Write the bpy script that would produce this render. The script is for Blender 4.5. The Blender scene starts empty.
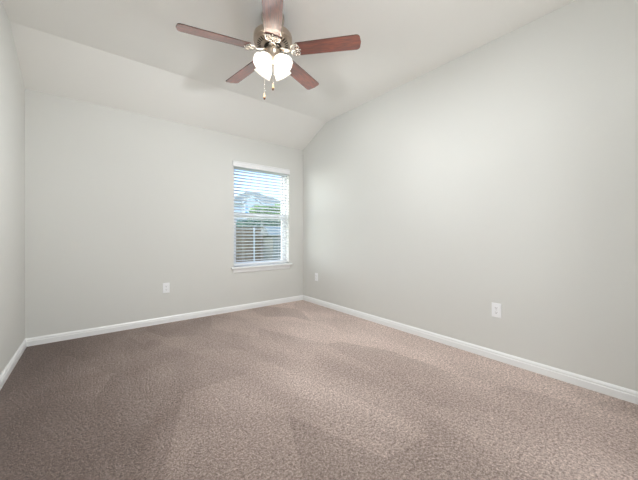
import bpy, bmesh, math, random
from mathutils import Vector, Matrix, Euler
random.seed(7)
PI = math.pi
scn = bpy.context.scene
COL = scn.collection

# ------------------------------------------------------------------ camera
cam_d = bpy.data.cameras.new('camera')
cam_d.sensor_width = 36.0
cam_d.lens = 286.87 / 638 * 36
cam_d.shift_y = -5.08 / 638
cam_d.clip_start = 0.02
cam_d.clip_end = 300
cam = bpy.data.objects.new('camera', cam_d)
COL.objects.link(cam)
cam.location = (0, 0, 1.0568)
cam.rotation_euler = (PI / 2, 0, -math.radians(38.02))
scn.camera = cam

# ------------------------------------------------------------------ world, sun, added fill lights, exposure
world = bpy.data.worlds.new('sky')
scn.world = world
world.use_nodes = True
wn = world.node_tree.nodes
wl = world.node_tree.links
wn.clear()
w_out = wn.new('ShaderNodeOutputWorld')
w_bg = wn.new('ShaderNodeBackground')
w_sky = wn.new('ShaderNodeTexSky')
w_sky.sky_type = 'NISHITA'
w_sky.sun_disc = False
w_sky.sun_elevation = math.radians(48)
w_sky.sun_rotation = math.radians(200)
w_sky.air_density = 1.0
w_sky.dust_density = 0.4
w_sky.ozone_density = 1.0
w_bg.inputs['Strength'].default_value = 0.46
w_tint = wn.new('ShaderNodeMix')
w_tint.data_type = 'RGBA'
w_tint.blend_type = 'MULTIPLY'
w_tint.inputs[0].default_value = 1.0
w_tint.inputs[7].default_value = (0.80, 0.87, 1.12, 1)
wl.new(w_sky.outputs[0], w_tint.inputs[6])
wl.new(w_tint.outputs[2], w_bg.inputs['Color'])
wl.new(w_bg.outputs[0], w_out.inputs['Surface'])

sun_d = bpy.data.lights.new('sun', 'SUN')
sun_d.energy = 10.0
sun_d.angle = math.radians(60)                                      # veiled by bright thin cloud
sun_d.color = (1.0, 0.97, 0.92)
sun = bpy.data.objects.new('sun', sun_d)
COL.objects.link(sun)
sun.rotation_euler = Vector((0.80, -0.60, -0.36)).to_track_quat('-Z', 'Y').to_euler()   # low, from beyond the window's left side

SIDE_FILL_W = 19.0
def fill_light(name, w, h, energy, loc, rot):
    d = bpy.data.lights.new(name, 'AREA')
    d.shape = 'RECTANGLE'
    d.size, d.size_y, d.energy, d.color = w, h, energy, (0.97, 0.98, 1.0)
    o = bpy.data.objects.new(name, d)
    COL.objects.link(o)
    o.location, o.rotation_euler = loc, rot


# unseen fill lights added behind the viewer to brighten the room
DOOR_FILL_W = 14.0
BOUNCE_FILL_W = 12.5

fill_light('side_fill', 1.1, 1.9, SIDE_FILL_W, (1.62, -0.75, 1.30), (math.radians(98), 0, math.radians(32)))  # invented source, shining through the second opening
fill_light('bounce_fill', 0.3, 0.3, BOUNCE_FILL_W, (0.80, 0.10, 1.65), (math.radians(180 - 12), 0, 0))     # added fill light, aimed up to bounce off the ceiling
fill_light('door_fill', 0.8, 1.2, DOOR_FILL_W, (0.04, -1.05, 1.60), (math.radians(95), 0, math.radians(-12)))  # added fill, shining in through the doorway

BULB = 110.0           # radiance of each fan bulb
SPOT_W = 41.0         # light each shade throws out of its mouth
scn.view_settings.view_transform = 'Standard'
scn.view_settings.look = 'None'
scn.view_settings.gamma = 1.0
scn.view_settings.use_curve_mapping = False
scn.view_settings.exposure = 0.06
scn.cycles.use_denoising = True
scn.cycles.max_bounces = 12
scn.cycles.diffuse_bounces = 8
scn.cycles.transmission_bounces = 8
scn.cycles.sample_clamp_indirect = 10.0
scn.cycles.caustics_reflective = False
scn.cycles.caustics_refractive = False


# ------------------------------------------------------------------ materials
def lin(r, g, b):
    f = lambda c: (c / 255 / 12.92) if c / 255 <= 0.04045 else ((c / 255 + 0.055) / 1.055) ** 2.4
    return (f(r), f(g), f(b), 1.0)


class Mat:
    def __init__(s, name):
        s.m = bpy.data.materials.new(name)
        s.m.use_nodes = True
        s.n = s.m.node_tree.nodes
        s.l = s.m.node_tree.links
        s.b = s.n['Principled BSDF']
        s.tc = None

    def coord(s, scale=(1, 1, 1), kind='Object', rot=(0, 0, 0)):
        if s.tc is None:
            s.tc = s.n.new('ShaderNodeTexCoord')
        mp = s.n.new('ShaderNodeMapping')
        mp.inputs['Scale'].default_value = scale
        mp.inputs['Rotation'].default_value = rot
        s.l.new(s.tc.outputs[kind], mp.inputs['Vector'])
        return mp.outputs['Vector']

    def noise(s, vec, scale, detail=2, rough=0.5, dist=0.0):
        t = s.n.new('ShaderNodeTexNoise')
        t.inputs['Scale'].default_value = scale
        t.inputs['Detail'].default_value = detail
        t.inputs['Roughness'].default_value = rough
        t.inputs['Distortion'].default_value = dist
        s.l.new(vec, t.inputs['Vector'])
        return t.outputs['Fac']

    def ramp(s, fac, stops):
        r = s.n.new('ShaderNodeValToRGB')
        els = r.color_ramp.elements
        while len(els) < len(stops):
            els.new(0.5)
        for e, (p, c) in zip(els, stops):
            e.position = p
            e.color = c
        s.l.new(fac, r.inputs['Fac'])
        return r.outputs['Color']

    def mix(s, a, b, fac, blend='MIX'):
        x = s.n.new('ShaderNodeMix')
        x.data_type = 'RGBA'
        x.blend_type = blend
        if isinstance(fac, float):
            x.inputs['Factor'].default_value = fac
        else:
            s.l.new(fac, x.inputs['Factor'])
        for v, k in ((a, 'A'), (b, 'B')):
            sock = [i for i in x.inputs if i.name == k and i.type == 'RGBA'][0]
            if isinstance(v, tuple):
                sock.default_value = v
            else:
                s.l.new(v, sock)
        return [o for o in x.outputs if o.type == 'RGBA'][0]

    def bump(s, h, strength, dist=0.01):
        b = s.n.new('ShaderNodeBump')
        b.inputs['Strength'].default_value = strength
        b.inputs['Distance'].default_value = dist
        s.l.new(h, b.inputs['Height'])
        s.l.new(b.outputs['Normal'], s.b.inputs['Normal'])

    def set(s, color=None, rough=None, metal=None, **kw):
        if color is not None:
            if isinstance(color, tuple):
                s.b.inputs['Base Color'].default_value = color
            else:
                s.l.new(color, s.b.inputs['Base Color'])
        if rough is not None:
            s.b.inputs['Roughness'].default_value = rough
        if metal is not None:
            s.b.inputs['Metallic'].default_value = metal
        for k, v in kw.items():
            s.b.inputs[k.replace('_', ' ')].default_value = v
        return s


def paint(name, rgb, bump=0.12):
    M = Mat(name)
    v = M.coord()
    n = M.noise(v, 160, 3, 0.55)
    n2 = M.noise(v, 2.2, 3)
    c = lin(*rgb)
    d = tuple(x * 0.97 for x in c[:3]) + (1,)
    M.set(M.mix(c, d, n2), 0.75, Specular_IOR_Level=0.25)
    M.bump(n, bump, 0.004)
    return M.m


def plain(name, rgb, rough=0.5, metal=0.0, var=0.04, scale=30, bump=0.0, **kw):
    M = Mat(name)
    n = M.noise(M.coord(), scale, 3)
    c = lin(*rgb)
    d = tuple(x * (1 - var) for x in c[:3]) + (1,)
    M.set(M.mix(c, d, n), rough, metal, **kw)
    if bump:
        M.bump(n, bump, 0.003)
    return M.m


m_wall = paint('warm_grey_wall_paint', (214, 214, 210))
m_ceil = paint('ceiling_paint', (236, 235, 231), 0.18)
m_trim = plain('white_trim_paint', (238, 239, 239), 0.35, var=0.02)
m_vinyl = plain('white_vinyl', (222, 224, 225), 0.35, var=0.02)
m_blind = plain('white_blind_slat', (236, 237, 238), 0.4, var=0.02)
m_plate = plain('white_plastic', (240, 241, 243), 0.3, var=0.01)
m_slot = plain('dark_slot', (60, 58, 56), 0.6)
m_screw = plain('painted_screw', (214, 214, 212), 0.35, 0.3)

# carpet: short twisted pile, brown taupe, vacuum lay marks
M = Mat('taupe_carpet')
v = M.coord()
tuft = M.noise(v, 85, 5, 0.8)
tuft2 = M.noise(v, 40, 4, 0.75)
lay = M.noise(M.coord((1.0, 0.55, 1), rot=(0, 0, 0.5)), 2.3, 3, 0.55, 0.6)
vor = M.n.new('ShaderNodeTexVoronoi')
vor.inputs['Scale'].default_value = 1.6
vor.inputs['Randomness'].default_value = 0.9
M.l.new(M.coord((1.3, 0.7, 1), rot=(0, 0, -0.35)), vor.inputs['Vector'])
base = M.ramp(tuft, [(0.34, lin(80, 66, 60)), (0.5, lin(186, 166, 156)), (0.66, lin(250, 232, 222))])
base = M.mix(base, M.ramp(tuft2, [(0.32, lin(120, 106, 100)), (0.68, lin(222, 206, 198))]), 0.35)
layc = M.ramp(lay, [(0.32, (0.86, 0.85, 0.845, 1)), (0.66, (1.04, 1.04, 1.04, 1))])
base = M.mix(base, layc, 1.0, 'MULTIPLY')
sepv = M.n.new('ShaderNodeSeparateColor')
M.l.new(vor.outputs['Color'], sepv.inputs[0])
base = M.mix(base, M.ramp(sepv.outputs[0], [(0.0, (0.84, 0.83, 0.825, 1)), (1.0, (1.06, 1.06, 1.06, 1))]), 1.0, 'MULTIPLY')
# vacuum lay plus floor shading put into the colour: dark left, lighter right
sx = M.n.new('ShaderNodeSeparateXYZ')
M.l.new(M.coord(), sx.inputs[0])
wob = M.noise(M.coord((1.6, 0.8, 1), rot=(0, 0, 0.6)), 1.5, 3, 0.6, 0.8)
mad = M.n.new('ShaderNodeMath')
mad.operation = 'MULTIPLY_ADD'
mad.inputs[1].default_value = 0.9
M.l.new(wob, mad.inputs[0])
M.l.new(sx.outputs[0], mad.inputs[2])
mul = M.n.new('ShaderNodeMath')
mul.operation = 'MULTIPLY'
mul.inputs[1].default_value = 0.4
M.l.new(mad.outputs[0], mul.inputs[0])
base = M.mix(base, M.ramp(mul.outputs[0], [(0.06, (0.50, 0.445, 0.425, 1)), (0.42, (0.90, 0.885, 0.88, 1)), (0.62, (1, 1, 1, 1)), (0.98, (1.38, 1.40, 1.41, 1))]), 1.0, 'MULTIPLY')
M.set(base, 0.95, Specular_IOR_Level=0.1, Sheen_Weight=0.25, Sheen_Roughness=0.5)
hgt = M.mix(M.ramp(tuft, [(0.3, (0, 0, 0, 1)), (0.7, (1, 1, 1, 1))]), M.ramp(tuft2, [(0.3, (0, 0, 0, 1)), (0.7, (1, 1, 1, 1))]), 0.4)
M.bump(hgt, 0.6, 0.008)
# the pile leans: its tips face the left side of the room
geo = M.n.new('ShaderNodeNewGeometry')
lean = M.n.new('ShaderNodeVectorMath')
lean.operation = 'ADD'
lean.inputs[1].default_value = (-1.0, -0.3, 0.0)
M.l.new(geo.outputs['Normal'], lean.inputs[0])
nrm = M.n.new('ShaderNodeVectorMath')
nrm.operation = 'NORMALIZE'
M.l.new(lean.outputs[0], nrm.inputs[0])
bn = [n_ for n_ in M.n if n_.bl_idname == 'ShaderNodeBump'][0]
M.l.new(nrm.outputs[0], bn.inputs['Normal'])
m_carpet = M.m

# fan
def metal(name, rgb, rough):
    M = Mat(name)
    n = M.noise(M.coord((1, 1, 14)), 60, 2)
    M.set(M.mix(lin(*rgb), tuple(x * 0.9 for x in lin(*rgb)[:3]) + (1,), n), rough, 1.0)
    return M.m


m_nickel = metal('brushed_nickel', (186, 172, 158), 0.30)
m_nickel_bright = metal('polished_nickel', (226, 220, 212), 0.16)
m_dark_metal = metal('dark_motor_metal', (70, 66, 62), 0.4)

M = Mat('cherry_wood_blade')
v = M.coord((1.2, 14, 14))
g = M.noise(v, 7, 5, 0.6, 0.8)
g2 = M.noise(M.coord((3, 60, 60)), 9, 2)
wood = M.ramp(g, [(0.25, lin(58, 26, 18)), (0.5, lin(116, 48, 28)), (0.75, lin(152, 70, 40))])
wood = M.mix(wood, M.ramp(g2, [(0.35, (0.75, 0.72, 0.70, 1)), (0.65, (1.08, 1.05, 1.02, 1))]), 0.7, 'MULTIPLY')
M.set(wood, 0.38, Coat_Weight=1.0, Coat_Roughness=0.24, Coat_IOR=2.15)
m_blade = M.m
m_blade_edge = plain('blade_edge', (70, 36, 26), 0.5)

# frosted white glass shade: light passes through, soft
M = Mat('frosted_shade_glass')
tr = M.n.new('ShaderNodeBsdfTranslucent')
tr.inputs['Color'].default_value = (0.95, 0.93, 0.90, 1)
mx = M.n.new('ShaderNodeMixShader')
n = M.noise(M.coord(), 40, 2)
M.set(M.mix((0.93, 0.92, 0.90, 1), (0.90, 0.89, 0.87, 1), n), 0.35)
mx.inputs[0].default_value = 0.62
M.l.new(M.b.outputs[0], mx.inputs[1])
M.l.new(tr.outputs[0], mx.inputs[2])
M.l.new(mx.outputs[0], M.n['Material Output'].inputs['Surface'])
m_shade = M.m

M = Mat('lit_bulb')
M.set((0.9, 0.9, 0.88, 1), 0.4)
M.b.inputs['Emission Color'].default_value = (1.0, 0.93, 0.845, 1)
M.b.inputs['Emission Strength'].default_value = BULB
m_bulb = M.m

M = Mat('fob_wood')
n = M.noise(M.coord((20, 20, 4)), 20, 3)
M.set(M.mix(lin(226, 178, 122), lin(196, 140, 84), n), 0.4)
m_fob = M.m
m_fob_tip = plain('fob_dark_tip', (92, 54, 34), 0.4)

# glass
M = Mat('window_glass')
gl = M.n.new('ShaderNodeBsdfGlossy')
gl.inputs['Roughness'].default_value = 0.02
tp = M.n.new('ShaderNodeBsdfTransparent')
tp.inputs['Color'].default_value = (0.95, 0.985, 0.985, 1)
mx = M.n.new('ShaderNodeMixShader')
mx.inputs[0].default_value = 0.05
M.l.new(tp.outputs[0], mx.inputs[1])
M.l.new(gl.outputs[0], mx.inputs[2])
M.l.new(mx.outputs[0], M.n['Material Output'].inputs['Surface'])
m_glass = M.m

# outside
M = Mat('lawn_grass')
n = M.noise(M.coord(), 6, 5, 0.7)
M.set(M.ramp(n, [(0.3, lin(70, 92, 48)), (0.7, lin(132, 150, 86))]), 0.9)
m_lawn = M.m
M = Mat('weathered_fence_board')
n = M.noise(M.coord((14, 14, 1)), 3, 4, 0.6)
M.set(M.ramp(n, [(0.3, lin(104, 84, 60)), (0.7, lin(158, 132, 98))]), 0.85)
m_fence = M.m
m_galv = plain('pale_post_paint', (232, 232, 224), 0.4, 0.0)
M = Mat('roof_shingle')
n = M.noise(M.coord(), 5, 4, 0.7)
M.set(M.ramp(n, [(0.3, lin(128, 132, 116)), (0.7, lin(168, 170, 152))]), 0.9)
m_roof = M.m
m_siding = plain('pale_siding', (222, 226, 226), 0.7, var=0.05, scale=3)
m_fascia = plain('white_fascia', (236, 240, 242), 0.6)
m_pane = plain('blue_house_pane', (120, 168, 186), 0.15)
m_shed_wall = plain('grey_green_shed_wall', (132, 132, 116), 0.6, var=0.1, scale=4)
m_shed_roof = plain('pale_shed_roof', (150, 156, 140), 0.5, var=0.06, scale=4)
m_shed_gable = plain('shed_gable_darkened', (92, 100, 96), 0.7, var=0.1, scale=4)  # wall colour darkened on the gable ends to hold back the sun
m_bark = plain('bark', (92, 76, 60), 0.9, var=0.3, scale=12)


def leafmat(name, a, b):
    M = Mat(name)
    n = M.noise(M.coord(), 3.0, 4, 0.7)
    M.set(M.ramp(n, [(0.3, lin(*a)), (0.7, lin(*b))]), 0.6)
    return M.m


m_leaf_l = leafmat('bright_leaf', (92, 132, 74), (168, 194, 120))
m_leaf_d = leafmat('blue_green_leaf', (70, 104, 84), (126, 158, 122))


# ------------------------------------------------------------------ mesh helpers
def obj(name, bm, mats, parent=None, smooth=False, bevel=0.0):
    me = bpy.data.meshes.new(name)
    bm.normal_update()
    bm.to_mesh(me)
    bm.free()
    for m in (mats if isinstance(mats, (list, tuple)) else [mats]):
        me.materials.append(m)
    o = bpy.data.objects.new(name, me)
    COL.objects.link(o)
    if parent is not None:
        o.parent = parent
    if smooth:
        for p in me.polygons:
            p.use_smooth = True
    if bevel:
        md = o.modifiers.new('bevel', 'BEVEL')
        md.width = bevel
        md.segments = 2
        md.limit_method = 'ANGLE'
    return o


def box(bm, x0, x1, y0, y1, z0, z1, mi=0, mat=None):
    vs = [bm.verts.new(p) for p in ((x0, y0, z0), (x1, y0, z0), (x1, y1, z0), (x0, y1, z0),
                                    (x0, y0, z1), (x1, y0, z1), (x1, y1, z1), (x0, y1, z1))]
    if mat is not None:
        for v_ in vs:
            v_.co = mat @ v_.co
    for f in ((3, 2, 1, 0), (4, 5, 6, 7), (0, 1, 5, 4), (1, 2, 6, 5), (2, 3, 7, 6), (3, 0, 4, 7)):
        fc = bm.faces.new([vs[i] for i in f])
        fc.material_index = mi
    return vs


def prism(bm, pts, axis, a, b, mi=0):
    """closed polygon pts (2D) extruded along axis from a to b"""
    def P(p, t):
        if axis == 'x':
            return (t, p[0], p[1])
        if axis == 'y':
            return (p[0], t, p[1])
        return (p[0], p[1], t)
    A = [bm.verts.new(P(p, a)) for p in pts]
    B = [bm.verts.new(P(p, b)) for p in pts]
    n = len(pts)
    fs = [bm.faces.new(A), bm.faces.new(B[::-1])]
    for i in range(n):
        fs.append(bm.faces.new((A[(i + 1) % n], A[i], B[i], B[(i + 1) % n])))
    for f in fs:
        f.material_index = mi
    bmesh.ops.recalc_face_normals(bm, faces=fs)


def lathe(bm, prof, seg=48, mat=None, mi=0, closed=False):
    """prof: (r, z) list, turned round z"""
    rings = []
    for r, z in prof:
        if r < 1e-5:
            rings.append([bm.verts.new((0, 0, z))])
        else:
            rings.append([bm.verts.new((r * math.cos(2 * PI * i / seg), r * math.sin(2 * PI * i / seg), z)) for i in range(seg)])
    fs = []
    pairs = list(zip(rings, rings[1:]))
    if closed:
        pairs.append((rings[-1], rings[0]))
    for a, b in pairs:
        for i in range(seg):
            j = (i + 1) % seg
            if len(a) == 1 and len(b) == 1:
                continue
            if len(a) == 1:
                fs.append(bm.faces.new((a[0], b[j], b[i])))
            elif len(b) == 1:
                fs.append(bm.faces.new((a[i], a[j], b[0])))
            else:
                fs.append(bm.faces.new((a[i], a[j], b[j], b[i])))
    for f in fs:
        f.material_index = mi
    bmesh.ops.recalc_face_normals(bm, faces=fs)
    if mat is not None:
        for ring in rings:
            for v_ in ring:
                v_.co = mat @ v_.co


def tube(bm, pts, r, seg=10, mi=0, closed=False):
    pts = [Vector(p) for p in pts]
    rs = r if isinstance(r, (list, tuple)) else [r] * len(pts)
    rings = []
    n = len(pts)
    up = Vector((0.13, 0.21, 0.97)).normalized()
    for i, p in enumerate(pts):
        if closed:
            d = pts[(i + 1) % n] - pts[i - 1]
        else:
            d = pts[min(i + 1, n - 1)] - pts[max(i - 1, 0)]
        d.normalize()
        u = d.cross(up)
        if u.length < 0.05:
            u = d.cross(Vector((1, 0, 0)))
        u.normalize()
        w = d.cross(u)
        rings.append([bm.verts.new(p + rs[i] * (math.cos(2 * PI * k / seg) * u + math.sin(2 * PI * k / seg) * w)) for k in range(seg)])
    fs = []
    pr = list(zip(rings, rings[1:]))
    if closed:
        pr.append((rings[-1], rings[0]))
    for a, b in pr:
        for k in range(seg):
            j = (k + 1) % seg
            fs.append(bm.faces.new((a[k], a[j], b[j], b[k])))
    if not closed:
        fs.append(bm.faces.new(rings[0][::-1]))
        fs.append(bm.faces.new(rings[-1]))
    for f in fs:
        f.material_index = mi
    bmesh.ops.recalc_face_normals(bm, faces=fs)


def ball(bm, c, r, seg=16, mi=0):
    n = seg // 2
    lathe(bm, [(r * math.sin(PI * i / n), -r * math.cos(PI * i / n)) for i in range(n + 1)], seg, Matrix.Translation(c), mi)


def thing(name, label, cat, loc=(0, 0, 0), rotz=0.0, group=None):
    o = bpy.data.objects.new(name, None)
    o.empty_display_size = 0.1
    COL.objects.link(o)
    o.location = loc
    o.rotation_euler = (0, 0, rotz)
    o['label'] = label
    o['category'] = cat
    if group:
        o['group'] = group
    return o


def tag(o, label, cat, group=None, kind=None):
    o['label'] = label
    o['category'] = cat
    if group:
        o['group'] = group
    if kind:
        o['kind'] = kind
    return o


def struct(o, label=None, cat=None):
    o['kind'] = 'structure'
    if label:
        o['label'] = label
    if cat:
        o['category'] = cat
    return o


def copy_tree(o, parent=None):
    c = o.copy()
    COL.objects.link(c)
    if parent is not None:
        c.parent = parent
    for ch in list(o.children):
        copy_tree(ch, c)
    return c


# ------------------------------------------------------------------ room shell
L, W, D, F = -0.5204, 2.6789, 3.8503, -0.05      # left, right, back, front inner faces
H0, KY, KZ = 2.44, 3.2378, 2.7166               # low wall height, ceiling kink
T = 0.15
WX0, WX1, WZ0, WZ1 = 1.515, 2.410, 0.585, 2.06   # window opening

bm = bmesh.new()
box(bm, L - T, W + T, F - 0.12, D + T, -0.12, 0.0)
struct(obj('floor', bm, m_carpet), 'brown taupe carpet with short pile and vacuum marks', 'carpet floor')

bm = bmesh.new()
prism(bm, [(D + T, H0 - 0.068), (D, H0), (KY, KZ), (F - 0.12, KZ), (F - 0.12, KZ + 0.15), (D + T, KZ + 0.15)], 'x', L - T, W + T)
struct(obj('ceiling', bm, m_ceil), 'pale grey ceiling with a sloped strip above the window wall', 'ceiling')

bm = bmesh.new()
zt = H0 + 0.02
box(bm, L - T, WX0, D, D + T, -0.02, zt)
box(bm, WX1, W + T, D, D + T, -0.02, zt)
box(bm, WX0, WX1, D, D + T, -0.02, WZ0)
box(bm, WX0, WX1, D, D + T, WZ1, zt)
struct(obj('wall_back', bm, m_wall), 'grey painted wall with the window', 'wall')

sideprof = [(F - 0.12, -0.02), (D + T, -0.02), (D + T, H0 + 0.03), (D, H0 + 0.03), (KY, KZ + 0.03), (F - 0.12, KZ + 0.03)]
bm = bmesh.new()
prism(bm, sideprof, 'x', W, W + T)
struct(obj('wall_right', bm, m_wall), 'long bare grey painted wall right of the window', 'wall')
bm = bmesh.new()
prism(bm, sideprof, 'x', L - T, L)
struct(obj('wall_left', bm, m_wall), 'grey painted wall at the left edge', 'wall')

# front wall behind the camera, with the doorway the photograph was taken from
DX0, DX1, DZ = -0.42, 0.50, 2.04
bm = bmesh.new()
box(bm, L - T, DX0, F - 0.12, F, -0.02, KZ + 0.02)
EX0, EX1 = 1.02, 2.22  # second opening, made up to admit the side fill light
box(bm, DX1, EX0, F - 0.12, F, -0.02, KZ + 0.02)
box(bm, EX1, W + T, F - 0.12, F, -0.02, KZ + 0.02)
box(bm, EX0, EX1, F - 0.12, F, DZ, KZ + 0.02)
box(bm, DX0, DX1, F - 0.12, F, DZ, KZ + 0.02)
struct(obj('wall_front', bm, m_wall), 'grey painted wall with the doorway, behind the viewer', 'wall')
# little hall behind the doorway
bm = bmesh.new()
hx0, hx1, hy0, hy1 = -0.75, 2.75, -1.45, F - 0.12
box(bm, hx0 - 0.1, hx1 + 0.1, hy0 - 0.1, hy1, -0.12, 0.0, 1)
box(bm, hx0 - 0.1, hx1 + 0.1, hy0 - 0.1, hy1, 2.44, 2.54)
box(bm, hx0 - 0.1, hx0, hy0 - 0.1, hy1, 0, 2.44)
box(bm, hx1, hx1 + 0.1, hy0 - 0.1, hy1, 0, 2.44)
box(bm, hx0, hx1, hy0 - 0.1, hy0, 0, 2.44)
struct(obj('wall_hall', bm, [m_wall, m_carpet]), 'hall walls behind the doorway', 'wall')

# baseboards: profile (offset from wall, z)
BB = [(0, 0), (0.015, 0), (0.015, 0.046), (0.0135, 0.049), (0.0115, 0.0515), (0.0115, 0.054), (0.0125, 0.058), (0.0105, 0.066),
      (0.006, 0.073), (0.004, 0.0765), (0, 0.0765)]
bm = bmesh.new()
prism(bm, [(D - p, z) for p, z in BB], 'x', L, W)
struct(obj('baseboard_back', bm, m_trim), 'white moulded baseboard under the window wall', 'baseboard')
bm = bmesh.new()
prism(bm, [(W - p, z) for p, z in BB], 'y', F, D)
struct(obj('baseboard_right', bm, m_trim), 'white moulded baseboard along the right wall', 'baseboard')
bm = bmesh.new()
prism(bm, [(L + p, z) for p, z in BB], 'y', F, D)
struct(obj('baseboard_left', bm, m_trim), 'white moulded baseboard along the left wall', 'baseboard')

# ------------------------------------------------------------------ window
win = struct(thing('window_1', 'white single hung window with a white sill in the back wall', 'window', ((WX0 + WX1) / 2, D, WZ0)))
ox, oy, oz = (WX0 + WX1) / 2, D, WZ0


def wbox(bm, x0, x1, y0, y1, z0, z1):
    box(bm, x0 - ox, x1 - ox, y0, y1, z0 - oz, z1 - oz)


bm = bmesh.new()                                  # outer vinyl frame
fy0, fy1, ft = 0.088, 0.158, 0.034
wbox(bm, WX0, WX0 + ft, fy0, fy1, WZ0 + 0.025, WZ1)
wbox(bm, WX1 - ft, WX1, fy0, fy1, WZ0 + 0.025, WZ1)
wbox(bm, WX0 + ft, WX1 - ft, fy0, fy1, WZ1 - ft, WZ1)
wbox(bm, WX0 + ft, WX1 - ft, fy0, fy1, WZ0 + 0.025, WZ0 + 0.025 + ft)
obj('window_frame', bm, m_vinyl, win, bevel=0.003)


def sash(name, y0, y1, z0, z1, rail_b, rail_t, st=0.038):
    bm = bmesh.new()
    x0, x1 = WX0 + ft, WX1 - ft
    wbox(bm, x0, x0 + st, y0, y1, z0, z1)
    wbox(bm, x1 - st, x1, y0, y1, z0, z1)
    wbox(bm, x0 + st, x1 - st, y0, y1, z0, z0 + rail_b)
    wbox(bm, x0 + st, x1 - st, y0, y1, z1 - rail_t, z1)
    s = obj(name, bm, m_vinyl, win, bevel=0.002)
    bm = bmesh.new()
    ym = (y0 + y1) / 2
    wbox(bm, x0 + st - 0.004, x1 - st + 0.004, ym - 0.003, ym + 0.003, z0 + rail_b - 0.004, z1 - rail_t + 0.004)
    obj('glass_pane', bm, m_glass, s)
    return s


sash('upper_sash', 0.126, 0.150, 1.310, WZ1 - ft, 0.040, 0.03, 0.026)
ls = sash('lower_sash', 0.098, 0.125, WZ0 + 0.025 + ft - 0.01, 1.366, 0.03, 0.066)
for x in (WX0 + 0.12, WX1 - 0.12):
    bm = bmesh.new()
    wbox(bm, x - 0.02, x + 0.02, 0.0885, 0.098, 1.335, 1.35)
    obj('tilt_latch', bm, m_vinyl, ls, bevel=0.002)

bm = bmesh.new()                                  # stool (inner sill) with horns
pr = [(-0.038, 0.0), (-0.044, 0.006), (-0.045, 0.014), (-0.042, 0.021), (-0.036, 0.026), (0.0, 0.026), (0.0, 0.0)]
prism(bm, [(y, z - 0.026 + 0.026) for y, z in pr], 'x', 1.474 - ox, 2.450 - ox)
wbox(bm, WX0, WX1, 0.0, 0.09, WZ0, WZ0 + 0.026)
obj('sill', bm, m_trim, win)
bm = bmesh.new()                                  # apron moulding under it
pr = [(-0.003, 0.0), (-0.010, -0.0), (-0.018, -0.010), (-0.019, -0.018), (-0.014, -0.040), (-0.010, -0.056), (-0.004, -0.060), (0, -0.060), (0, 0)]
pr = [(0, 0), (-0.020, 0), (-0.021, -0.010), (-0.018, -0.020), (-0.015, -0.044), (-0.010, -0.056), (-0.004, -0.060), (0, -0.060)]
prism(bm, pr, 'x', 1.500 - ox, 2.420 - ox)
obj('apron', bm, m_trim, win)

# ------------------------------------------------------------------ blind
bl = thing('window_blind', 'white horizontal slat blind hanging open in the window', 'blind', (ox, D, WZ1))
BX0, BX1 = WX0 + 0.006, WX1 - 0.006
bz = WZ1


def bbox(bm, x0, x1, y0, y1, z0, z1):
    box(bm, x0 - ox, x1 - ox, y0, y1, z0 - bz, z1 - bz)


bm = bmesh.new()
pr = [(-0.024, 0.0), (-0.030, 0.004), (-0.030, 0.012), (-0.026, 0.018), (-0.026, 0.060), (-0.031, 0.068), (-0.031, 0.076), (-0.020, 0.080), (-0.016, 0.080), (-0.016, 0.0)]
prism(bm, [(y, z + 2.001 - bz) for y, z in pr], 'x', 1.495 - ox, 2.410 - ox)
# side returns
bbox(bm, 1.495, 1.503, -0.016, -0.001, 2.001, 2.079)
bbox(bm, 2.402, 2.410, -0.016, -0.001, 2.001, 2.079)
obj('valance', bm, m_blind, bl)
bm = bmesh.new()
bbox(bm, BX0, BX1, 0.004, 0.056, WZ1 - 0.045, WZ1 - 0.002)
obj('headrail', bm, m_blind, bl)
PITCH, TILT, DEP = 0.0448, math.radians(13), 0.050
YC = 0.034
zs = []
z = 1.994
while z > 0.685:
    zs.append(z)
    z -= PITCH
first = None
for i, z in enumerate(zs):
    if first is None:
        bm = bmesh.new()
        n = 6
        top, bot = [], []
        for k in range(n + 1):
            u = -1 + 2 * k / n
            y = u * DEP / 2
            c = 0.0022 * (1 - u * u)
            top.append((y, c + 0.0014))
            bot.append((y, c - 0.0014))
        prism(bm, top + bot[::-1], 'x', BX0 - ox, BX1 - ox)
        first = obj('slat', bm, m_blind, bl)
        first.rotation_euler = (-TILT, 0, 0)
        s = first
    else:
        s = first.copy()
        COL.objects.link(s)
        s.parent = bl
    s.location = (0, YC, z - bz)
zb = 0.640
bm = bmesh.new()
bbox(bm, BX0, BX1, YC - 0.026, YC + 0.026, zb - 0.011, zb + 0.011)
obj('bottom_rail', bm, m_blind, bl, bevel=0.004)
for x in (1.665, 1.962, 2.262):
    bm = bmesh.new()
    for y in (YC - 0.0275, YC + 0.0275):
        tube(bm, [(x - ox, y, WZ1 - 0.03 - bz), (x - ox, y, zb - bz)], 0.0011, 6)
    obj('ladder_cord', bm, m_blind, bl)


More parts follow.
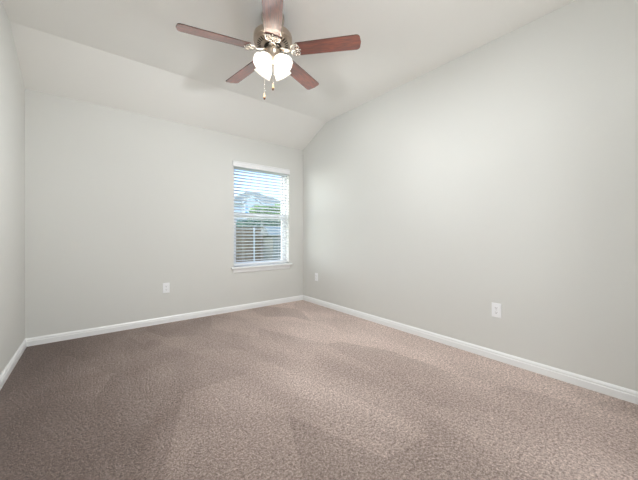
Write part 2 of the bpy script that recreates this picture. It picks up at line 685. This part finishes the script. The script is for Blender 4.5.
# ------------------------------------------------------------------ wall outlets
def outlet(label, loc, rotz):
    t = thing('wall_outlet', label, 'outlet', loc, rotz, 'wall outlets')
    # local: x along wall, -y into the room
    bm = bmesh.new()
    w, h, d = 0.037, 0.060, 0.006
    prof = [(w, h)]
    ring0 = [(-w, -h), (w, -h), (w, h), (-w, h)]
    A = [bm.verts.new((x, -0.0005, z)) for x, z in ring0]
    B = [bm.verts.new((x, -0.003, z)) for x, z in ring0]
    C_ = [bm.verts.new((x * 0.90, -d, z * 0.94)) for x, z in ring0]
    for P, Q in ((A, B), (B, C_)):
        for i in range(4):
            bm.faces.new((P[i], P[(i + 1) % 4], Q[(i + 1) % 4], Q[i]))
    bm.faces.new(C_)
    bm.faces.new(A[::-1])
    bmesh.ops.recalc_face_normals(bm, faces=bm.faces[:])
    obj('cover_plate', bm, m_plate, t)
    for zc in (0.0195, -0.0195):
        bm = bmesh.new()
        pts = []
        for k in range(28):
            a = 2 * PI * k / 28
            pts.append((0.0172 * math.cos(a), zc + max(-0.0125, min(0.0125, 0.0172 * math.sin(a)))))
        cl = []
        for p in pts:
            if not cl or (abs(p[0] - cl[-1][0]) + abs(p[1] - cl[-1][1])) > 1e-5:
                cl.append(p)
        prism(bm, cl, 'y', -0.0092, -0.0055)
        rc = obj('receptacle', bm, m_plate, t)
        bm = bmesh.new()
        box(bm, -0.0075, -0.0053, -0.0096, -0.009, zc - 0.001, zc + 0.0075)
        box(bm, 0.0053, 0.0075, -0.0096, -0.009, zc - 0.0005, zc + 0.0065)
        prism(bm, [(0.0028 * math.cos(2 * PI * k / 12), zc - 0.0068 + 0.0028 * math.sin(2 * PI * k / 12)) for k in range(12)], 'y', -0.0096, -0.009)
        obj('slots', bm, m_slot, rc)
    bm = bmesh.new()
    prism(bm, [(0.0032 * math.cos(2 * PI * k / 14), 0.0032 * math.sin(2 * PI * k / 14)) for k in range(14)], 'y', -0.0072, -0.0055)
    obj('screw', bm, m_screw, t)
    return t


outlet('white duplex wall outlet on the back wall, left of the window', (0.677, D, 0.420), 0)
outlet('white wall outlet low on the right wall, nearest to the viewer', (W, 0.987, 0.420), PI / 2 * -1)
outlet('small white wall outlet on the right wall beside the far corner', (W, 3.487, 0.413), PI / 2 * -1)

# ------------------------------------------------------------------ ceiling fan
FX, FY = 1.0641, 1.9266
fan = thing('ceiling_fan', 'five blade cherry wood and nickel ceiling fan with four lit frosted shades', 'ceiling fan', (FX, FY, KZ))
BZ = 2.4436 - KZ

bm = bmesh.new()
lathe(bm, [(0, 0), (0.080, 0), (0.085, -0.006), (0.085, -0.040), (0.080, -0.056), (0.062, -0.074), (0.040, -0.084), (0, -0.084)], 48)
obj('canopy', bm, m_nickel, fan, True)
bm = bmesh.new()
lathe(bm, [(0, -0.08), (0.028, -0.08), (0.028, -0.125), (0.045, -0.128), (0.045, -0.14), (0, -0.14)], 32)
obj('downrod', bm, m_nickel, fan, True)
bm = bmesh.new()
lathe(bm, [(0, -0.134), (0.070, -0.134), (0.105, -0.138), (0.130, -0.146), (0.141, -0.156), (0.1455, -0.168), (0.1455, -0.196), (0.143, -0.203), (0.135, -0.207),
           (0.132, -0.207), (0.130, -0.210), (0.118, -0.216), (0.095, -0.226), (0.074, -0.232), (0.070, -0.238), (0, -0.238)], 64)
mo = obj('motor_housing', bm, m_nickel, fan, True)
md = mo.modifiers.new('edge', 'EDGE_SPLIT')
md.split_angle = math.radians(40)
# vent slots round the bottom plate
bm = bmesh.new()
for k in range(30):
    a = 2 * PI * k / 30
    r0, r1 = 0.090, 0.118
    mt = Matrix.Rotation(a, 4, 'Z') @ Matrix.Translation((0.1045, 0, -0.2228)) @ Matrix.Rotation(math.radians(-23), 4, 'Y')
    box(bm, -0.014, 0.014, -0.0042, 0.0042, -0.0012, 0.0016, mat=mt)
obj('vent_slots', bm, m_dark_metal, mo)
bm = bmesh.new()
lathe(bm, [(0, -0.236), (0.066, -0.236), (0.068, -0.240), (0.068, -0.252), (0.064, -0.256), (0, -0.256)], 48)
obj('flywheel', bm, m_dark_metal, fan, True)
bm = bmesh.new()
lathe(bm, [(0, -0.254), (0.050, -0.254), (0.054, -0.258), (0.054, -0.276), (0.050, -0.284), (0.042, -0.296), (0.038, -0.306), (0.040, -0.330), (0.030, -0.342),
           (0.014, -0.350), (0.010, -0.356), (0.010, -0.364), (0.0, -0.368)], 48)
obj('switch_housing', bm, m_nickel, fan, True)

# blades
TH0 = math.radians(-119.3632)
PHI = -0.2123
TILTM = Matrix.Rotation(math.atan(0.0263), 4, 'X') @ Matrix.Rotation(-math.atan(0.0391), 4, 'Y')


def blade_mesh():
    bm = bmesh.new()
    R0, R1, w0, w1 = 0.172, 0.660, 0.0585, 0.066
    pts = []
    # tip, rounded corners
    rc = 0.028
    n = 6
    for k in range(n + 1):
        a = -PI / 2 + PI / 2 * k / n
        pts.append((R1 - 0.006 - rc + rc * math.cos(a), -w1 + rc + rc * math.sin(a)))
    pts.append((R1, 0))
    for k in range(n + 1):
        a = PI / 2 * k / n
        pts.append((R1 - 0.006 - rc + rc * math.cos(a), w1 - rc + rc * math.sin(a)))
    # root, scalloped
    rr = 0.022
    for k in range(n + 1):
        a = PI / 2 + PI / 2 * k / n
        pts.append((R0 + rr + rr * math.cos(a), w0 - rr + rr * math.sin(a)))
    for k in range(n + 1):
        a = PI + PI / 2 * k / n
        pts.append((R0 + rr + rr * math.cos(a), -w0 + rr + rr * math.sin(a)))
    A = [bm.verts.new((x, y, -0.003)) for x, y in pts]
    B = [bm.verts.new((x, y, 0.003)) for x, y in pts]
    bm.faces.new(A[::-1])
    bm.faces.new(B)
    m = len(pts)
    for i in range(m):
        f = bm.faces.new((A[i], A[(i + 1) % m], B[(i + 1) % m], B[i]))
        f.material_index = 1
    return bm


def iron_mesh():
    """blade arm: tapering bar from the flywheel, then an openwork scroll that holds the blade root from below"""
    bm = bmesh.new()
    # bar (flat, wide near the hub)
    sec = [(0.056, 0.026, 0.004), (0.080, 0.032, 0.000), (0.105, 0.027, -0.007), (0.128, 0.016, -0.009), (0.150, 0.012, -0.009)]
    prev = None
    for x, hw, zc in sec:
        ring = [bm.verts.new((x, -hw, zc - 0.002)), bm.verts.new((x, 0, zc - 0.006)), bm.verts.new((x, hw, zc - 0.002)),
                bm.verts.new((x, hw, zc + 0.003)), bm.verts.new((x, -hw, zc + 0.003))]
        if prev:
            for i in range(5):
                j = (i + 1) % 5
                bm.faces.new((prev[i], prev[j], ring[j], ring[i]))
        else:
            bm.faces.new(ring)
        prev = ring
    bm.faces.new(prev[::-1])
    zc = -0.0085
    for s in (-1, 1):
        # outer loop of the scroll
        lp = []
        for k in range(22):
            a = 2 * PI * k / 22
            lp.append((0.172 + 0.030 * math.cos(a) + 0.004 * math.cos(2 * a), s * (0.027 + 0.024 * math.sin(a)), zc))
        tube(bm, lp, 0.0046, 8, closed=True)
        lp = []
        for k in range(14):
            a = 2 * PI * k / 14
            lp.append((0.178 + 0.012 * math.cos(a), s * (0.026 + 0.011 * math.sin(a)), zc))
        tube(bm, lp, 0.0034, 8, closed=True)
        tube(bm, [(0.140, s * 0.012, zc), (0.150, s * 0.034, zc), (0.168, s * 0.050, zc), (0.190, s * 0.054, zc), (0.203, s * 0.046, zc)], [0.006, 0.0055, 0.005, 0.005, 0.003], 8)
    # centre tongue and screws
    tube(bm, [(0.140, 0, zc), (0.180, 0, zc), (0.212, 0, zc + 0.001)], [0.008, 0.0065, 0.004], 10)
    for x, y in ((0.212, 0.0), (0.196, 0.034), (0.196, -0.034)):
        lathe(bm, [(0, -0.004), (0.005, -0.003), (0.0065, 0), (0.0065, 0.006), (0, 0.006)], 12, Matrix.Translation((x, y, zc)))
    bmesh.ops.recalc_face_normals(bm, faces=bm.faces[:])
    return bm


blade0 = iron0 = None
for k in range(5):
    a = TH0 + 2 * PI * k / 5
    mb = Matrix.Translation((0, 0, BZ)) @ TILTM @ Matrix.Rotation(a, 4, 'Z') @ Matrix.Rotation(PHI, 4, 'X')
    if k == 0:
        b = blade0 = obj('blade', blade_mesh(), [m_blade, m_blade_edge], fan, bevel=0.0015)
        ir = iron0 = obj('blade_arm', iron_mesh(), m_nickel_bright, b, True)
    else:
        b = blade0.copy()
        COL.objects.link(b)
        b.parent = fan
        ir = iron0.copy()
        COL.objects.link(ir)
        ir.parent = b
    b.matrix_local = mb

# light kit
A0 = math.radians(61.1)
EL = math.radians(45)
sh_prof = [(0.027, 0.0), (0.030, 0.010), (0.038, 0.022), (0.048, 0.036), (0.0545, 0.052), (0.0575, 0.068), (0.0605, 0.084), (0.0645, 0.097), (0.0685, 0.106)]
inner = [(r - 0.0028, z) for r, z in sh_prof]
shade0 = None
for k in range(4):
    a = A0 + PI / 4 + k * PI / 2
    # local frame: +z along the shade axis (outward and down)
    ax = Vector((math.cos(a) * math.cos(EL), math.sin(a) * math.cos(EL), -math.sin(EL)))
    neck = Vector((math.cos(a) * 0.045, math.sin(a) * 0.045, -0.337))
    q = ax.to_track_quat('Z', 'Y')
    mt = Matrix.Translation(neck) @ q.to_matrix().to_4x4()
    if k == 0:
        bm = bmesh.new()
        lathe(bm, sh_prof + inner[::-1], 40, closed=True)
        sh = shade0 = obj('lamp_shade', bm, m_shade, fan, True)
        bm = bmesh.new()
        lathe(bm, [(0, 0.016), (0.011, 0.018), (0.013, 0.028), (0.020, 0.042), (0.0275, 0.058), (0.028, 0.068), (0.024, 0.080), (0.014, 0.089), (0, 0.092)], 24)
        bu = bulb0 = obj('bulb', bm, m_bulb, sh, True)
        bm = bmesh.new()
        lathe(bm, [(0, -0.022), (0.016, -0.022), (0.022, -0.012), (0.031, -0.004), (0.032, 0.006), (0.0, 0.006)], 32)
        lathe(bm, [(0, 0.004), (0.012, 0.004), (0.012, 0.020), (0, 0.020)], 20)
        so = sock0 = obj('socket', bm, m_nickel, sh, True)
    else:
        sh = shade0.copy()
        COL.objects.link(sh)
        sh.parent = fan
        for src in (bulb0, sock0):
            c = src.copy()
            COL.objects.link(c)
            c.parent = sh
    sh.matrix_local = mt
    sp_d = bpy.data.lights.new('fan_lamp_light', 'SPOT')
    sp_d.energy = SPOT_W
    sp_d.color = (0.958, 1.0, 1.035)
    sp_d.spot_size = math.radians(168)
    sp_d.spot_blend = 0.9
    sp_d.shadow_soft_size = 0.022
    sp = bpy.data.objects.new('fan_lamp_light', sp_d)
    COL.objects.link(sp)
    sp.parent = sh
    sp.location = (0, 0, 0.112)
    sp.rotation_euler = (PI, 0, 0)

# pull chains
vd = Vector((math.cos(A0), math.sin(A0), 0))            # away from the viewer
lf = Vector((-math.sin(A0), math.cos(A0), 0))           # to the left


def chain(p, z0, z1, z2):
    bm = bmesh.new()
    tube(bm, [p * 0.85 + Vector((0, 0, z0 + 0.004)), p + Vector((0, 0, z0 - 0.006)), p + Vector((0, 0, z1))], 0.0014, 8)
    zz = z0 - 0.01
    while zz > z1:
        ball(bm, p + Vector((0, 0, zz)), 0.0022, 8)
        zz -= 0.0052
    c = obj('pull_chain', bm, m_nickel_bright, fan, True)
    hh = z1 - z2
    bm = bmesh.new()
    lathe(bm, [(0, 0.002), (0.003, 0.001), (0.0045, -0.15 * hh), (0.0068, -0.5 * hh), (0.0082, -0.66 * hh)], 20, Matrix.Translation(p + Vector((0, 0, z1))))
    lathe(bm, [(0.0082, -0.66 * hh), (0.0082, -0.8 * hh), (0.0065, -0.92 * hh), (0.003, -hh), (0, -hh)], 20, Matrix.Translation(p + Vector((0, 0, z1))), 1)
    obj('fob', bm, [m_fob, m_fob_tip], c, True)


chain(lf * 0.064, -0.268, 2.123 - KZ, 2.076 - KZ)
chain(-vd * 0.058, -0.268, 2.168 - KZ, 2.122 - KZ)

# ------------------------------------------------------------------ outside
GZ = -0.62
bm = bmesh.new()
box(bm, -12, 50, D + T + 0.01, 90, GZ - 0.1, GZ)
struct(obj('ground', bm, m_lawn), 'back yard lawn beyond the window', 'ground')

# fence
fn = thing('wooden_fence', 'weathered brown board fence across the yard, seen through the blind', 'fence', (5, 11, GZ))
bm = bmesh.new()
x = -3.0
while x < 4.92:
    hh = 1.99 + random.uniform(-0.012, 0.012)
    w = 0.142
    box(bm, x, x + w, -0.01 + random.uniform(-0.004, 0.004), 0.012, 0.02, hh)
    x += 0.148
obj('board_panel', bm, m_fence, fn)
bm = bmesh.new()
for z in (0.35, 1.0, 1.7):
    box(bm, -3.0, 5.0, 0.012, 0.05, z, z + 0.09)
obj('rail', bm, m_fence, fn)

ps = thing('fence_post', 'slim pale capped post standing before the brown fence', 'post', (5.15, 10.9, GZ))
bm = bmesh.new()
tube(bm, [(0, 0, 0), (0, 0, 1.93)], 0.030, 16)
obj('pole', bm, m_galv, ps, False)
bm = bmesh.new()
lathe(bm, [(0, 1.975), (0.02, 1.97), (0.04, 1.955), (0.045, 1.94), (0.045, 1.925), (0, 1.925)], 16)
obj('cap', bm, m_galv, ps, True)

# shed
sd = thing('garden_shed', 'low grey green garden shed with pale roof beside the fence', 'shed', (6.75, 10.93, GZ))
bm = bmesh.new()
box(bm, -1.25, 1.6, -0.95, -0.15, 0, 1.66)
obj('wall_panel', bm, m_shed_wall, sd)
bm = bmesh.new()
rp = [(-1.47, -1.10, 1.665), (1.8, -1.10, 1.665), (1.8, -0.05, 1.665), (-1.47, -0.05, 1.665), (-1.42, -0.60, 2.02), (1.6, -0.60, 2.02)]
vs = [bm.verts.new(p) for p in rp]
for f in ((0, 1, 5, 4), (2, 3, 4, 5), (1, 2, 5), (3, 0, 4), (3, 2, 1, 0)):
    bm.faces.new([vs[i] for i in f])
bmesh.ops.recalc_face_normals(bm, faces=bm.faces[:])
bm.faces.ensure_lookup_table()
bm.faces[2].material_index = bm.faces[3].material_index = 1
obj('roof', bm, [m_shed_roof, m_shed_gable], sd)
bm = bmesh.new()
box(bm, 0.1, 0.8, -0.975, -0.95, 0.05, 1.5)
obj('shed_door', bm, m_shed_roof, sd)


# trees
def tree(name, label, loc, blobs, trunk_h, m_leaf, n, size, group):
    t = thing(name, label, 'tree', loc, 0, group)
    bm = bmesh.new()
    tube(bm, [(0, 0, 0), (0.03, 0.02, trunk_h * 0.5), (0, 0.03, trunk_h)], [0.14, 0.10, 0.05], 10)
    for cx, cy_, cz, *_ in blobs:
        tube(bm, [(0, 0, trunk_h * 0.55), (cx * 0.6, cy_ * 0.6, cz * 0.8), (cx, cy_, cz)], [0.07, 0.045, 0.02], 8)
    obj('trunk', bm, m_bark, t, True)
    bm = bmesh.new()
    tot = sum(b[3] * b[4] for b in blobs)
    for cx, cy_, cz, rx, rz in blobs:
        for _ in range(int(n * rx * rz / tot)):
            d = Vector((random.gauss(0, 1), random.gauss(0, 1), random.gauss(0, 1))).normalized() * (random.uniform(0.25, 1) ** 0.5)
            p = Vector((cx + d.x * rx, cy_ + d.y * rx, cz + d.z * rz))
            e = Euler((random.uniform(0, 6.28), random.uniform(0, 6.28), random.uniform(0, 6.28))).to_matrix()
            s = size * random.uniform(0.6, 1.3)
            q = [bm.verts.new(p + e @ Vector(v_) * s) for v_ in ((-0.5, 0, 0), (0, -0.28, 0.06), (0.5, 0, 0), (0, 0.28, 0.06))]
            bm.faces.new(q)
    obj('crown', bm, m_leaf, t)
    return t


tree('leafy_tree', 'bright green leafy tree before the neighbour house, right half of the window', (10.0, 18.3, GZ),
     [(-0.9, 0, 3.35, 0.75, 0.45), (0.0, 0.2, 3.4, 0.7, 0.42), (0.9, 0, 3.6, 0.8, 0.45), (0.0, -0.3, 2.75, 1.2, 0.5), (1.2, 0.1, 2.85, 0.9, 0.5)], 2.9, m_leaf_l, 5200, 0.17, None)
tree('garden_shrub', 'low blue green bush rising just above the brown fence', (7.0, 14.5, GZ),
     [(-0.9, 0, 2.05, 0.6, 0.42), (0, 0.1, 2.2, 0.75, 0.5), (0.8, 0, 2.2, 0.7, 0.5), (0, 0, 1.3, 1.1, 0.8), (-1.3, 0, 1.8, 0.5, 0.4)], 1.5, m_leaf_d, 5200, 0.15, None)

# neighbour house
hs = thing('neighbour_house', 'pale two storey house with grey hip roof and front gable', 'house', (18.5, 40, GZ))
hx, hy = 18.5, 40.0


def hp(x, y, z):
    return (x - hx, y - hy, z - GZ)


bm = bmesh.new()
box(bm, *[v_ for v_ in (15.3 - hx, 26.0 - hx, 39.6 - hy, 47.5 - hy, 0, 5.75 - GZ)])
obj('house_wall', bm, m_siding, hs)
bm = bmesh.new()
ev = 5.7
P_ = [hp(14.6, 39.1, ev), hp(26.8, 39.1, ev), hp(26.8, 48, ev), hp(14.6, 48, ev), hp(19.15, 43.2, 8.0), hp(20.9, 43.2, 8.0)]
vs = [bm.verts.new(p) for p in P_]
for f in ((0, 1, 5, 4), (1, 2, 5), (2, 3, 4, 5), (3, 0, 4), (3, 2, 1, 0)):
    bm.faces.new([vs[i] for i in f])
bmesh.ops.recalc_face_normals(bm, faces=bm.faces[:])
obj('roof', bm, m_roof, hs)
# front gable
gx0, gxc, gx1, gy = 16.55, 17.95, 19.5, 38.5
bm = bmesh.new()
prism(bm, [(gx0 - hx + 0.15, 0), (gx1 - hx - 0.15, 0), (gx1 - hx - 0.15, 5.55 - GZ), (gxc - hx, 6.45 - GZ), (gx0 - hx + 0.15, 5.55 - GZ)], 'y', gy - hy, 41 - hy)
obj('gable_wall', bm, m_siding, hs)
bm = bmesh.new()
prism(bm, [(gx0 - hx - 0.2, 5.50 - GZ), (gxc - hx, 6.50 - GZ), (gx1 - hx + 0.2, 5.50 - GZ), (gx1 - hx + 0.2, 5.68 - GZ), (gxc - hx, 6.70 - GZ), (gx0 - hx - 0.2, 5.68 - GZ)], 'y', gy - hy - 0.04, 42.5 - hy)
obj('gable_roof', bm, m_roof, hs)
bm = bmesh.new()
prism(bm, [(gx0 - hx - 0.2, 5.48 - GZ), (gxc - hx, 6.50 - GZ), (gx1 - hx + 0.2, 5.48 - GZ), (gx1 - hx + 0.2, 5.64 - GZ), (gxc - hx, 6.66 - GZ), (gx0 - hx - 0.2, 5.64 - GZ)], 'y', gy - hy - 0.12, gy - hy - 0.04)
obj('fascia', bm, m_fascia, hs)
bm = bmesh.new()
box(bm, 14.6 - hx, 26.8 - hx, 39.02 - hy, 39.10 - hy, ev - GZ - 0.16, ev - GZ + 0.02)
obj('gutter', bm, m_fascia, hs)
for x, z in ((17.0, 5.0), (18.2, 5.0), (17.0, 4.1), (18.2, 4.1)):
    bm = bmesh.new()
    box(bm, x - hx - 0.25, x - hx + 0.25, gy - hy - 0.05, gy - hy, z - GZ - 0.32, z - GZ + 0.32)
    wf = obj('house_window', bm, m_fascia, hs)
    bm = bmesh.new()
    box(bm, x - hx - 0.19, x - hx + 0.19, gy - hy - 0.07, gy - hy - 0.05, z - GZ - 0.26, z - GZ + 0.26)
    obj('pane', bm, m_pane, wf)
